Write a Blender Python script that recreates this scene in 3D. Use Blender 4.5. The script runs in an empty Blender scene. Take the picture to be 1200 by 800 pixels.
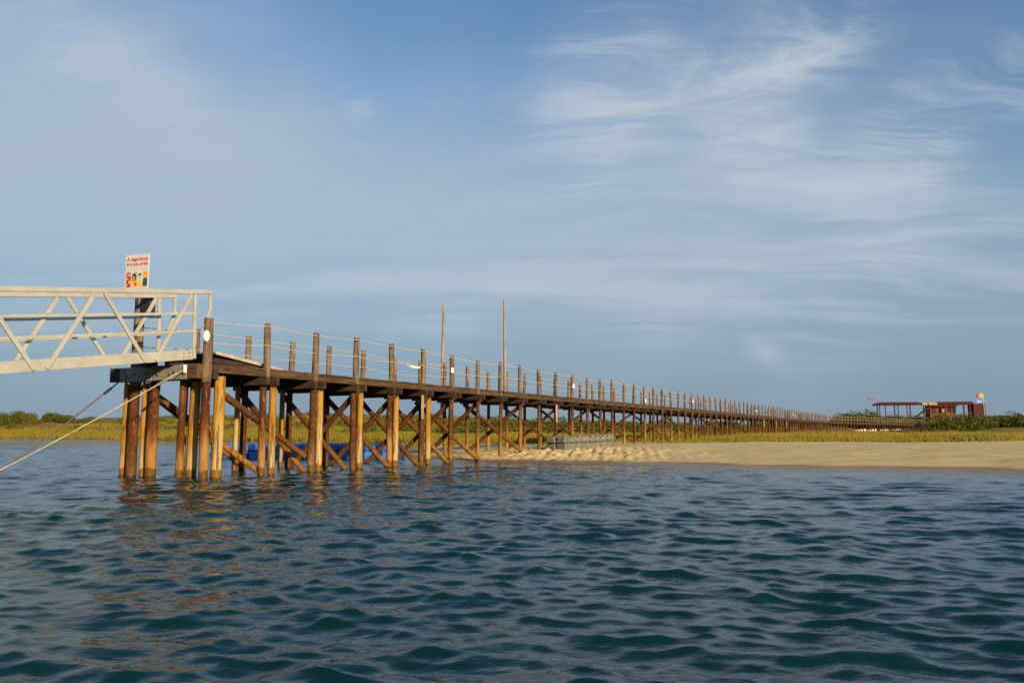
import bpy, math, random
import numpy as np
from mathutils import Vector, Matrix
random.seed(7); rng = np.random.default_rng(7)
scene = bpy.context.scene
col = scene.collection
R = math.radians

# ------------------------------------------------------------------ camera
CAM_H = 1.25
cam_d = bpy.data.cameras.new('camera'); cam = bpy.data.objects.new('camera', cam_d); col.objects.link(cam)
cam.location = (0, 0, CAM_H); cam.rotation_euler = (R(90 + 6.45), 0, 0)
cam_d.sensor_width = 36; cam_d.lens = 28; cam_d.clip_start = 0.1; cam_d.clip_end = 20000
scene.camera = cam

# ------------------------------------------------------------------ node helpers
class NT:
    def __init__(s, tree): s.t = tree; s.n = tree.nodes; s.l = tree.links
    def node(s, typ, **kw):
        x = s.n.new(typ)
        for k, v in kw.items(): setattr(x, k, v)
        return x
    def put(s, sock, v):
        if v is None: return
        if hasattr(v, 'is_linked') or isinstance(v, bpy.types.NodeSocket): s.l.new(v, sock)
        else:
            if isinstance(v, tuple) and len(v) == 3 and sock.type == 'RGBA': v = v + (1,)
            sock.default_value = v
    def m(s, op, a, b=None, c=None, clamp=False):
        x = s.node('ShaderNodeMath', operation=op, use_clamp=clamp)
        for i, v in enumerate((a, b, c)): s.put(x.inputs[i], v)
        return x.outputs[0]
    def v(s, op, a, b=None, scale=None):
        x = s.node('ShaderNodeVectorMath', operation=op)
        s.put(x.inputs[0], a); s.put(x.inputs[1], b)
        if scale is not None: s.put(x.inputs['Scale'], scale)
        return x.outputs['Value'] if op in ('DOT_PRODUCT', 'LENGTH') else x.outputs['Vector']
    def mix(s, f, a, b, blend='MIX'):
        x = s.node('ShaderNodeMix', data_type='RGBA', blend_type=blend)
        s.put(x.inputs[0], f); s.put(x.inputs[6], a); s.put(x.inputs[7], b); return x.outputs[2]
    def noise(s, vec, scale, detail=3.0, rough=0.5, dist=0.0):
        x = s.node('ShaderNodeTexNoise'); s.put(x.inputs['Vector'], vec)
        s.put(x.inputs['Scale'], scale); s.put(x.inputs['Detail'], detail); s.put(x.inputs['Roughness'], rough); s.put(x.inputs['Distortion'], dist)
        return x.outputs[0]
    def ss(s, x, lo, hi, to0=0.0, to1=1.0):
        n = s.node('ShaderNodeMapRange', interpolation_type='SMOOTHSTEP'); s.put(n.inputs[0], x)
        for i, q in enumerate((lo, hi, to0, to1)): s.put(n.inputs[i + 1], q)
        return n.outputs[0]
    def comb(s, x, y, z):
        n = s.node('ShaderNodeCombineXYZ')
        for i, q in enumerate((x, y, z)): s.put(n.inputs[i], q)
        return n.outputs[0]
    def sep(s, v):
        n = s.node('ShaderNodeSeparateXYZ'); s.put(n.inputs[0], v); return n.outputs

# ------------------------------------------------------------------ world: sky with thin high cloud
SUN_EL = 16.0
SUN_AZ = 146.0                       # clockwise from +Y: right of and behind the camera
sun_dir = Vector((math.sin(R(SUN_AZ)) * math.cos(R(SUN_EL)), math.cos(R(SUN_AZ)) * math.cos(R(SUN_EL)), math.sin(R(SUN_EL))))
world = bpy.data.worlds.new('World'); scene.world = world; world.use_nodes = True
W = NT(world.node_tree); W.n.clear()
sky = W.node('ShaderNodeTexSky', sky_type='NISHITA', sun_disc=False)
sky.sun_elevation = R(SUN_EL); sky.sun_rotation = R(SUN_AZ); sky.altitude = 0; sky.air_density = 1.0; sky.dust_density = 0.6; sky.ozone_density = 2.0
D = W.node('ShaderNodeTexCoord').outputs['Generated']
dx, dy, dz = W.sep(D)
zz = W.m('ADD', W.m('MAXIMUM', dz, 0.0), 0.10)
q = W.comb(W.m('DIVIDE', dx, zz), W.m('DIVIDE', dy, zz), 0.0)
warp = W.node('ShaderNodeTexNoise'); W.put(warp.inputs['Vector'], q); W.put(warp.inputs['Scale'], 0.9); W.put(warp.inputs['Detail'], 3.0)
wv = W.v('SCALE', W.v('SUBTRACT', warp.outputs[1], (0.5, 0.5, 0.5)), scale=0.8)
qw = W.v('ADD', q, wv)
def rot2(vec, ang, sx, sy, off=(0, 0, 0)):
    n = W.node('ShaderNodeMapping'); W.put(n.inputs[0], vec); n.inputs['Rotation'].default_value = (0, 0, R(ang)); n.inputs['Scale'].default_value = (sx, sy, 1); n.inputs['Location'].default_value = off
    return n.outputs[0]
fibA = W.noise(rot2(qw, 25, 0.9, 3.4), 2.2, 10, 0.66, 0.5)
fibB = W.noise(rot2(qw, -60, 0.9, 2.8, (3, 7, 0)), 2.2, 10, 0.66, 0.6)
fibC = W.noise(rot2(qw, 4, 0.45, 2.4, (9, 2, 0)), 1.1, 7, 0.55, 0.2)
puff = W.noise(qw, 3.0, 10, 0.66, 0.5)
big = W.noise(rot2(q, 10, 0.5, 0.9, (1.3, 4.1, 0)), 0.8, 4, 0.5, 0.0)
warp2 = W.node('ShaderNodeTexNoise'); W.put(warp2.inputs['Vector'], D); W.put(warp2.inputs['Scale'], 5.0); W.put(warp2.inputs['Detail'], 4.0)
def blob(c, sa, sb, ang=0):
    c = Vector(c).normalized(); r = Vector((c.y, -c.x, 0)).normalized(); u = r.cross(c)
    e1 = r * math.cos(R(ang)) + u * math.sin(R(ang)); e2 = -r * math.sin(R(ang)) + u * math.cos(R(ang))
    Dw = W.v('ADD', D, W.v('SCALE', W.v('SUBTRACT', warp2.outputs[1], (0.5, 0.5, 0.5)), scale=0.16))
    a = W.m('DIVIDE', W.v('DOT_PRODUCT', Dw, tuple(e1)), sa); b = W.m('DIVIDE', W.v('DOT_PRODUCT', Dw, tuple(e2)), sb)
    g = W.m('EXPONENT', W.m('MULTIPLY', W.m('ADD', W.m('MULTIPLY', a, a), W.m('MULTIPLY', b, b)), -1.0))
    return W.m('MULTIPLY', g, W.ss(W.v('DOT_PRODUCT', D, tuple(c)), 0.3, 0.6))
def add(*xs):
    r = xs[0]
    for x in xs[1:]: r = W.m('ADD', r, x)
    return r
def mul(a, b): return W.m('MULTIPLY', a, b)
fA = W.ss(fibA, 0.43, 0.68); fB = W.ss(fibB, 0.42, 0.66); fC = W.ss(fibC, 0.38, 0.66); pf = W.ss(puff, 0.44, 0.66)
veil = mul(add(mul(blob((-0.22, 0.93, 0.27), 0.55, 0.125, -5), 1.35),
               mul(blob((0.24, 0.93, 0.28), 0.27, 0.13, 8), 0.66),
               mul(blob((-0.50, 0.81, 0.33), 0.24, 0.15, -20), 1.15)), mul(W.ss(big, 0.2, 0.62, 0.6, 1.0), W.m('ADD', mul(add(fC, fA), 0.22), 0.72)))
wisps = add(mul(mul(blob((-0.42, 0.82, 0.375), 0.13, 0.045, -35), W.m('ADD', mul(fB, 0.5), 0.3)), 0.55),
            mul(mul(blob((0.14, 0.90, 0.39), 0.10, 0.07, 50), W.m('ADD', mul(fA, 0.8), 0.2)), 0.95),
            mul(mul(blob((0.30, 0.86, 0.408), 0.10, 0.032, 16), W.m('ADD', mul(pf, 1.0), 0.1)), 1.25),
            mul(mul(blob((0.285, 0.89, 0.35), 0.10, 0.042, 78), W.m('ADD', mul(fB, 0.8), 0.2)), 0.95),
            mul(mul(blob((0.36, 0.89, 0.28), 0.16, 0.055, -25), W.m('ADD', mul(fC, 0.7), 0.15)), 0.65),
            mul(mul(blob((0.43, 0.85, 0.315), 0.045, 0.05, 60), fB), 0.7),
            mul(mul(blob((0.49, 0.80, 0.36), 0.22, 0.03, 22), fA), 0.45),
            mul(mul(blob((0.47, 0.85, 0.24), 0.20, 0.05, -8), fC), 0.55),
            mul(mul(blob((-0.205, 0.89, 0.395), 0.018, 0.022, 60), pf), 0.3),
            mul(mul(blob((0.30, 0.945, 0.108), 0.025, 0.012, 0), 1.0), 0.28),
            mul(mul(blob((0.10, 0.98, 0.175), 0.6, 0.035, 0), fC), 0.45))
# the rest of the sky carries the same thin cloud
rest = mul(mul(W.ss(big, 0.46, 0.72), W.m('ADD', mul(fA, 0.6), 0.4)), W.ss(dz, 0.45, 0.75, 0.0, 0.3))
back = mul(mul(W.ss(big, 0.40, 0.70), W.m('ADD', mul(fA, 0.6), 0.4)), W.ss(dy, 0.5, -0.1, 0.0, 0.5))
soft = lambda x, k: W.m('SUBTRACT', 1.0, W.m('EXPONENT', W.m('MULTIPLY', x, -k)))
cl = soft(add(veil, rest, back), 0.95); clw = soft(wisps, 1.25)
SKY_TINT = (1.15, 1.38, 1.50)
base = W.mix(1.0, sky.outputs[0], SKY_TINT, 'MULTIPLY')
hazef = W.ss(dz, 0.02, 0.46, 1.0, 0.0)
CLOUD_C = (4.35, 5.1, 5.85); WISP_C = (5.7, 6.3, 6.9); HAZE_C = (1.95, 2.85, 3.95)
c1 = W.mix(mul(hazef, 0.92), base, HAZE_C)
c2 = W.mix(clw, W.mix(cl, c1, CLOUD_C), WISP_C)
bg = W.node('ShaderNodeBackground'); W.put(bg.inputs[0], c2); bg.inputs[1].default_value = 0.075
W.l.new(bg.outputs[0], W.node('ShaderNodeOutputWorld').inputs[0])

sun_d = bpy.data.lights.new('sun', 'SUN'); sun_d.energy = 5.0; sun_d.angle = R(1.0); sun_d.color = (1.0, 0.77, 0.47)
sun = bpy.data.objects.new('sun', sun_d); col.objects.link(sun); sun.location = (30, -40, 30)
sun.rotation_euler = sun_dir.to_track_quat('Z', 'Y').to_euler()
vs = scene.view_settings; vs.view_transform = 'Standard'; vs.look = 'None'; vs.exposure = 0.42; vs.gamma = 1.0; vs.use_curve_mapping = False
scene.cycles.use_denoising = True
scene.cycles.max_bounces = 6

# ------------------------------------------------------------------ materials
def mat(name):
    m = bpy.data.materials.new(name); m.use_nodes = True; t = NT(m.node_tree)
    return m, t, t.n['Principled BSDF']
def bump(t, p, h, strength=0.4, dist=0.02):
    b = t.node('ShaderNodeBump'); b.inputs['Strength'].default_value = strength; b.inputs['Distance'].default_value = dist
    t.l.new(h, b.inputs['Height']); t.l.new(b.outputs[0], p.inputs['Normal'])
def pos(t): return t.node('ShaderNodeNewGeometry').outputs['Position']
def orand(t): return t.node('ShaderNodeObjectInfo').outputs['Random']
def scl(t, v, s):
    n = t.node('ShaderNodeMapping'); t.put(n.inputs[0], v); n.inputs['Scale'].default_value = s; return n.outputs[0]
def wood_pos(t, s):
    r = orand(t); off = t.comb(t.m('MULTIPLY', r, 37.0), t.m('MULTIPLY', r, 91.0), 0.0)
    return scl(t, t.v('ADD', pos(t), off), s)

def pile_material(name, top, mid, pale, wet, z_pale, mid_amount):
    m, t, p = mat(name)
    P = pos(t); z = t.sep(P)[2]
    st = t.noise(wood_pos(t, (14, 14, 0.9)), 1.0, 5, 0.6)
    pt = t.noise(wood_pos(t, (5, 5, 1.6)), 1.0, 4, 0.6)
    r = orand(t)
    zj = t.m('ADD', z, t.m('MULTIPLY', t.m('SUBTRACT', pt, 0.5), 1.5))
    zj = t.m('ADD', zj, t.m('MULTIPLY', t.m('SUBTRACT', r, 0.5), 1.3))
    c = t.mix(t.ss(zj, mid_amount + 0.7, mid_amount - 0.7), top, mid)
    c = t.mix(t.m('MULTIPLY', t.ss(pt, 0.53, 0.66), 0.7), c, mid); c = t.mix(t.m('MULTIPLY', t.ss(pt, 0.46, 0.34), 0.6), c, tuple(x * .45 for x in top))
    c = t.mix(t.m('MULTIPLY', t.ss(zj, z_pale + 0.45, z_pale - 0.25), 0.8), c, pale)
    c = t.mix(t.m('MULTIPLY', t.ss(st, 0.50, 0.63), 0.8), c, (0.065, 0.026, 0.009))
    fl = t.noise(wood_pos(t, (16, 16, 5)), 1.0, 5, 0.7)
    c = t.mix(t.m('MULTIPLY', t.ss(fl, 0.58, 0.64), 0.7), c, pale)
    kn = t.noise(wood_pos(t, (7, 7, 7)), 1.0, 2, 0.5); c = t.mix(t.m('MULTIPLY', t.ss(kn, 0.70, 0.76), 0.8), c, (0.045, 0.02, 0.008))
    zw = t.m('ADD', z, t.m('MULTIPLY', t.m('SUBTRACT', pt, 0.5), 0.25))
    c = t.mix(t.ss(zw, 0.26, 0.20), c, wet)
    c = t.mix(t.ss(zw, 0.06, 0.0), c, (0.035, 0.025, 0.012))
    c = t.mix(t.m('MULTIPLY', r, 0.3), c, (0.11, 0.045, 0.012))
    t.l.new(c, p.inputs['Base Color']); p.inputs['Roughness'].default_value = 0.75
    t.put(p.inputs['Roughness'], t.ss(zw, 0.0, 0.3, 0.35, 0.8))
    p.inputs['Specular IOR Level'].default_value = 0.2
    bump(t, p, t.m('ADD', st, t.m('MULTIPLY', pt, 0.6)), 0.6, 0.02)
    return m
M_RED = pile_material('red_brown_pile', (0.062, 0.016, 0.005), (0.20, 0.072, 0.010), (0.34, 0.18, 0.05), (0.12, 0.055, 0.005), 0.45, 0.65)
M_YEL = pile_material('ochre_pile', (0.36, 0.180, 0.018), (0.40, 0.21, 0.026), (0.47, 0.345, 0.15), (0.19, 0.088, 0.006), 0.85, 1.5)
M_FAR = pile_material('tanned_pile', (0.075, 0.026, 0.010), (0.29, 0.135, 0.018), (0.37, 0.20, 0.045), (0.13, 0.06, 0.006), 0.3, 0.95)
M_BRACE = pile_material('brace_wood', (0.075, 0.026, 0.010), (0.20, 0.085, 0.016), (0.27, 0.13, 0.03), (0.17, 0.085, 0.016), 0.3, 0.8)

def wood_material(name, a, b, rough=0.85, s=(10, 10, 1.2), bs=0.6):
    m, t, p = mat(name)
    st = t.noise(wood_pos(t, s), 1.0, 6, 0.65); pt = t.noise(wood_pos(t, (2.5, 2.5, 2.5)), 1.0, 4, 0.6)
    c = t.mix(t.ss(st, 0.35, 0.68), a, b)
    c = t.mix(t.m('MULTIPLY', t.ss(pt, 0.45, 0.7), 0.5), c, tuple(x * 0.45 for x in a))
    c = t.mix(t.m('MULTIPLY', orand(t), 0.35), c, tuple(x * 0.6 for x in b))
    t.l.new(c, p.inputs['Base Color']); p.inputs['Roughness'].default_value = rough; p.inputs['Specular IOR Level'].default_value = 0.2
    bump(t, p, st, bs, 0.012); return m
M_POST = wood_material('weathered_post', (0.075, 0.046, 0.027), (0.28, 0.195, 0.12))
M_DECK = wood_material('deck_wood', (0.045, 0.026, 0.014), (0.125, 0.076, 0.042), s=(1.6, 1.6, 12))
M_DARK = wood_material('dark_timber', (0.028, 0.019, 0.014), (0.07, 0.045, 0.03), s=(1.6, 1.6, 12))
M_GREYW = wood_material('grey_timber', (0.20, 0.195, 0.155), (0.32, 0.31, 0.25), s=(1.4, 1.4, 11))
M_POLE = wood_material('pale_pole', (0.26, 0.185, 0.115), (0.42, 0.31, 0.20))
def plain(name, c, rough=0.6, metal=0.0, var=0.15, scale=6.0):
    m, t, p = mat(name)
    n = t.noise(pos(t), scale, 4, 0.6)
    cc = t.mix(t.ss(n, 0.35, 0.7), c, tuple(x * (1 - 2.2 * var) for x in c))
    t.l.new(cc, p.inputs['Base Color']); p.inputs['Roughness'].default_value = rough; p.inputs['Metallic'].default_value = metal
    return m
M_ALU = plain('cream_painted_aluminium', (0.37, 0.365, 0.325), 0.5, 0.0, 0.08, 2.5)
M_ROPE = plain('pale_rope', (0.50, 0.42, 0.30), 0.9)
M_ROPED = plain('dark_rope', (0.13, 0.11, 0.09), 0.9)
M_WHITE = plain('white_plastic', (0.78, 0.76, 0.70), 0.5, 0, 0.05)
M_STEEL = plain('galvanised_steel', (0.30, 0.29, 0.27), 0.5, 0.4)
M_BLACK = plain('black_board', (0.02, 0.02, 0.02), 0.6)
M_PALE = plain('ramp_edge', (0.42, 0.39, 0.33), 0.6)
M_BLUE = plain('blue_plastic', (0.05, 0.16, 0.54), 0.45, 0, 0.2, 3)
M_GREYF = plain('grey_plastic_float', (0.165, 0.162, 0.125), 0.65, 0, 0.18, 3)
M_RUST = plain('rust_red_steel', (0.085, 0.010, 0.008), 0.8)
M_BRICK = plain('orange_wall', (0.22, 0.062, 0.02), 0.8, 0, 0.25, 0.8)
M_TAN = plain('tan_board', (0.48, 0.33, 0.16), 0.8)
M_GLASSD = plain('dark_opening', (0.015, 0.015, 0.02), 0.3)

# ------------------------------------------------------------------ mesh helpers
def tag(o, label, cat, group=None):
    o['label'] = label; o['category'] = cat
    if group: o['group'] = group
    return o
def link(o, parent=None):
    col.objects.link(o)
    if parent is not None: o.parent = parent
    return o
def empty(name, loc=(0, 0, 0), rz=0):
    o = bpy.data.objects.new(name, None); o.location = loc; o.rotation_euler = (0, 0, rz); o.empty_display_size = 0.2
    return link(o)
def mesh(name, verts, faces, m=None, smooth=False):
    me = bpy.data.meshes.new(name); me.from_pydata([tuple(v) for v in verts], [], faces)
    if m: me.materials.append(m)
    if smooth: me.shade_smooth()
    me.update(); return me
def obj(name, me, parent=None, loc=None, M=None):
    o = bpy.data.objects.new(name, me); link(o, parent)
    if M is not None: o.matrix_local = M
    elif loc is not None: o.location = loc
    return o
def box_vf(x0, x1, y0, y1, z0, z1):
    v = [(x0, y0, z0), (x1, y0, z0), (x1, y1, z0), (x0, y1, z0), (x0, y0, z1), (x1, y0, z1), (x1, y1, z1), (x0, y1, z1)]
    return v, [(3, 2, 1, 0), (4, 5, 6, 7), (0, 1, 5, 4), (1, 2, 6, 5), (2, 3, 7, 6), (3, 0, 4, 7)]
def bevel_box_vf(x0, x1, y0, y1, z0, z1, b):
    import bmesh
    bm = bmesh.new(); v, f = box_vf(x0, x1, y0, y1, z0, z1)
    vs_ = [bm.verts.new(p) for p in v]
    for q_ in f: bm.faces.new([vs_[i] for i in q_])
    bmesh.ops.bevel(bm, geom=bm.edges[:], offset=b, segments=1, affect='EDGES')
    bm.verts.index_update()
    out = [tuple(p.co) for p in bm.verts], [[p.index for p in q_.verts] for q_ in bm.faces]
    bm.free(); return out
def beam_vf(a, b, w, h, up=(0, 0, 1)):
    a = Vector(a); b = Vector(b); d = (b - a).normalized(); u = Vector(up); s = d.cross(u).normalized(); u = s.cross(d)
    v = []
    for p in (a, b):
        for i, j in ((-1, -1), (1, -1), (1, 1), (-1, 1)): v.append(p + s * (i * w / 2) + u * (j * h / 2))
    return [tuple(x) for x in v], [(0, 1, 2, 3), (7, 6, 5, 4), (0, 4, 5, 1), (1, 5, 6, 2), (2, 6, 7, 3), (3, 7, 4, 0)]
def beam(name, a, b, w, h, m, parent):          # origin at the start of the beam
    v, f = beam_vf((0, 0, 0), Vector(b) - Vector(a), w, h)
    return obj(name, mesh(name, v, f, m), parent, loc=a)
def join(parts):
    V, F = [], []
    for v, f in parts:
        o = len(V); V += list(v); F += [tuple(i + o for i in q_) for q_ in f]
    return V, F
def tube_vf(pts, r, seg=6):
    pts = [Vector(p) for p in pts]; V, F = [], []
    for i, p in enumerate(pts):
        d = (pts[min(i + 1, len(pts) - 1)] - pts[max(i - 1, 0)]).normalized()
        ref = Vector((0, 0, 1)) if abs(d.z) < 0.9 else Vector((1, 0, 0))
        s = d.cross(ref).normalized(); u = s.cross(d)
        for k in range(seg):
            a = 2 * math.pi * k / seg; V.append(p + s * (math.cos(a) * r) + u * (math.sin(a) * r))
    for i in range(len(pts) - 1):
        for k in range(seg):
            a, b = i * seg + k, i * seg + (k + 1) % seg; F.append((a, b, b + seg, a + seg))
    F.append(tuple(range(seg))[::-1]); F.append(tuple(range((len(pts) - 1) * seg, len(pts) * seg)))
    return V, F
def log_vf(r0, r1, L, seg=12, rings=7, jit=0.03, seed=0):        # a slightly irregular round timber along z
    rg = random.Random(seed); V, F = [], []
    ph = rg.random() * 6
    for i in range(rings):
        f = i / (rings - 1); r = r0 + (r1 - r0) * f
        ox = math.sin(ph + f * 4) * r * 0.10; oy = math.cos(ph * 1.7 + f * 3) * r * 0.10
        for k in range(seg):
            a = 2 * math.pi * k / seg; rr = r * (1 + rg.uniform(-jit, jit)); V.append((ox + rr * math.cos(a), oy + rr * math.sin(a), L * f + (rg.uniform(-.012, .012) if i == rings - 1 else 0)))
    for i in range(rings - 1):
        for k in range(seg):
            a, b = i * seg + k, i * seg + (k + 1) % seg; F.append((a, b, b + seg, a + seg))
    F.append(tuple(range(seg))[::-1]); F.append(tuple(range((rings - 1) * seg, rings * seg)))
    return V, F
def along(a, b):
    d = (Vector(b) - Vector(a)); return Matrix.Translation(a) @ d.to_track_quat('Z', 'X').to_matrix().to_4x4(), d.length

# ------------------------------------------------------------------ terrain
SHORE = np.array([(-900, 700), (-200, 222), (-120, 165), (-91.5, 143.3), (-75, 131), (-58, 118.3), (-40, 104), (-24, 92), (-14, 83), (-9.5, 72), (-7.6, 58), (-7.0, 49), (-5.5, 39), (-3.2, 35), (0, 33.4), (3.4, 32.0),
                  (6, 30.6), (8.2, 28.4), (11.7, 26.4), (15, 23.9), (20, 19.5), (30, 10), (60, -20), (900, -600)], float)
def fbm(x, y, s, seed, octv=4):
    r = np.random.default_rng(seed); out = np.zeros_like(x); a = 1.0; tot = 0
    for o in range(octv):
        for k in range(5):
            th = r.uniform(0, 2 * np.pi); f = s * (2 ** o) * r.uniform(0.75, 1.3); p = r.uniform(0, 6.28)
            out += a * np.sin((x * np.cos(th) + y * np.sin(th)) * f + p)
        tot += a * 1.6; a *= 0.55
    return out / tot
def sstep(a, b, x): t = np.clip((x - a) / (b - a), 0, 1); return t * t * (3 - 2 * t)
def inland(x, y):
    best = np.full(x.shape, 1e9)
    for (x0, y0), (x1, y1) in zip(SHORE[:-1], SHORE[1:]):
        ex, ey = x1 - x0, y1 - y0; t = np.clip(((x - x0) * ex + (y - y0) * ey) / (ex * ex + ey * ey), 0, 1)
        best = np.minimum(best, np.hypot(x - x0 - t * ex, y - y0 - t * ey))
    side = y > np.interp(x, SHORE[:, 0], SHORE[:, 1])
    return np.where(side, best, -best)
DUNE_X = [-400, -100, -50, 0, 40, 60, 84, 100, 108, 114, 120, 150, 300]
DUNE_Y = [175, 150, 138, 118, 150, 164, 186, 200, 196, 178, 170, 165, 160]
def ground(x, y):
    x = np.asarray(x, float); y = np.asarray(y, float)
    d = inland(x, y) + 0.5 * fbm(x, y, 0.5, 3, 3) + 0.25 * fbm(x, y, 2.1, 13, 2)
    sand = np.where(d > 0, 0.53 * (1 - np.exp(-np.maximum(d, 0) / 6.5)), d * 0.10)
    marsh = np.where(d > 0, 0.35 * (1 - np.exp(-np.maximum(d, 0) / 1.2)) + 0.012 * np.maximum(d, 0).clip(0, 60), d * 0.2)
    left = sstep(-5, -16, x) * sstep(50, 75, y)
    z = sand * (1 - left) + marsh * left
    e = y - np.interp(x, DUNE_X, DUNE_Y)
    amp = np.interp(x, [-300, -60, 0, 60, 100, 130, 300], [3.6, 3.4, 2.6, 2.4, 3.0, 3.4, 3.2])
    z = z + amp * sstep(0, 62, e) * (1 + 0.22 * fbm(x, y, 0.06, 5, 4)) + 0.5 * sstep(30, 120, e)
    z = z + 0.10 * fbm(x, y, 0.25, 8, 3) * sstep(6, 30, d)
    # trampled, clodded sand in front of the floats
    tram = sstep(0.2, 1.0, d) * np.exp(-((x - 3.0) / 4.6) ** 2 - ((y - 38) / 5.5) ** 2)
    f = fbm(x, y, 7.0, 21, 2); f3 = fbm(x, y, 14.0, 22, 2); z = z + tram * (0.050 * np.where(f > 0, f, f * 0.5) + 0.055 * f3)
    f2 = fbm(x, y, 2.6, 31, 3); z = z + 0.018 * f2 * sstep(0.5, 4, d) * sstep(65, 50, y)
    return np.where(d < 0, np.maximum(z, -3.0), z)
def gz(x, y): return float(ground(np.array([x]), np.array([y]))[0])
def grade(parts):
    out = []
    for a, b, s in parts: out += list(np.arange(a, b - 1e-6, s))
    return np.array(out + [parts[-1][1]])
def grid_mesh(name, X, Y, Z, m, smooth=True):
    ny, nx = X.shape
    me = bpy.data.meshes.new(name); n = nx * ny
    me.vertices.add(n); me.vertices.foreach_set('co', np.stack([X, Y, Z], -1).astype(np.float32).ravel())
    i = np.arange(n).reshape(ny, nx); q_ = np.stack([i[:-1, :-1], i[:-1, 1:], i[1:, 1:], i[1:, :-1]], -1).reshape(-1, 4)
    me.loops.add(q_.size); me.loops.foreach_set('vertex_index', q_.ravel().astype(np.int32))
    me.polygons.add(len(q_)); me.polygons.foreach_set('loop_start', np.arange(0, q_.size, 4, dtype=np.int32))
    me.polygons.foreach_set('use_smooth', np.full(len(q_), smooth)); me.materials.append(m); me.update(calc_edges=True); me.validate()
    return me
xs = grade([(-3000, -600, 200), (-600, -140, 20), (-140, -30, 2), (-30, -8, .7), (-8, -2, .22), (-2, 9, .085), (9, 24, .22), (24, 40, .8), (40, 160, 2), (160, 600, 20), (600, 3000, 200)])
ys = grade([(-60, 16, 6), (16, 22, .5), (22, 31.0, .18), (31.0, 44, .085), (44, 60, .3), (60, 130, 1.0), (130, 300, 2), (300, 900, 30), (900, 5000, 300)])
GX, GY = np.meshgrid(xs, ys)
m, t, p = mat('sand_and_dune')
P = pos(t); px_, py_, pz_ = t.sep(P)
n1 = t.noise(P, 0.35, 5, 0.6); n2 = t.noise(P, 5.0, 5, 0.65); n3 = t.noise(scl(t, P, (0.5, 2.2, 1)), 0.8, 5, 0.6)
c = t.mix(t.ss(n1, 0.35, 0.65), (0.58, 0.45, 0.225), (0.53, 0.40, 0.19))
c = t.mix(t.m('MULTIPLY', t.ss(n2, 0.52, 0.72), 0.35), c, (0.27, 0.18, 0.095))
c = t.mix(t.m('MULTIPLY', t.ss(n3, 0.60, 0.70), 0.5), c, (0.24, 0.15, 0.075))
wr = t.noise(scl(t, P, (1.1, 2.6, 1)), 1.7, 4, 0.6); c = t.mix(t.m('MULTIPLY', t.ss(wr, 0.67, 0.72), 0.75), c, (0.13, 0.085, 0.04))
zwet = t.m('ADD', pz_, t.m('MULTIPLY', t.m('SUBTRACT', n1, 0.5), 0.10))
c = t.mix(t.ss(zwet, 0.115, 0.055), c, (0.25, 0.155, 0.07))
c = t.mix(t.ss(zwet, 0.02, -0.06), c, (0.11, 0.075, 0.04))
veg = t.m('MULTIPLY', t.ss(py_, 66.0, 80.0), t.ss(t.noise(P, 0.06, 4, 0.6), 0.20, 0.34))
vc = t.mix(t.ss(n1, 0.35, 0.65), (0.15, 0.125, 0.022), (0.23, 0.135, 0.04))
c = t.mix(veg, c, vc)
t.l.new(c, p.inputs['Base Color']); t.put(p.inputs['Roughness'], t.ss(zwet, 0.02, 0.12, 0.35, 0.95)); p.inputs['Specular IOR Level'].default_value = 0.25
bump(t, p, t.m('ADD', n2, t.m('MULTIPLY', t.noise(P, 22, 4, 0.7), 0.5)), 0.6, 0.03)
terrain = obj('ground', grid_mesh('ground', GX, GY, ground(GX, GY), m)); terrain['kind'] = 'structure'; terrain['label'] = 'pale sand spit with marshy bank and low dunes behind'

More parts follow.
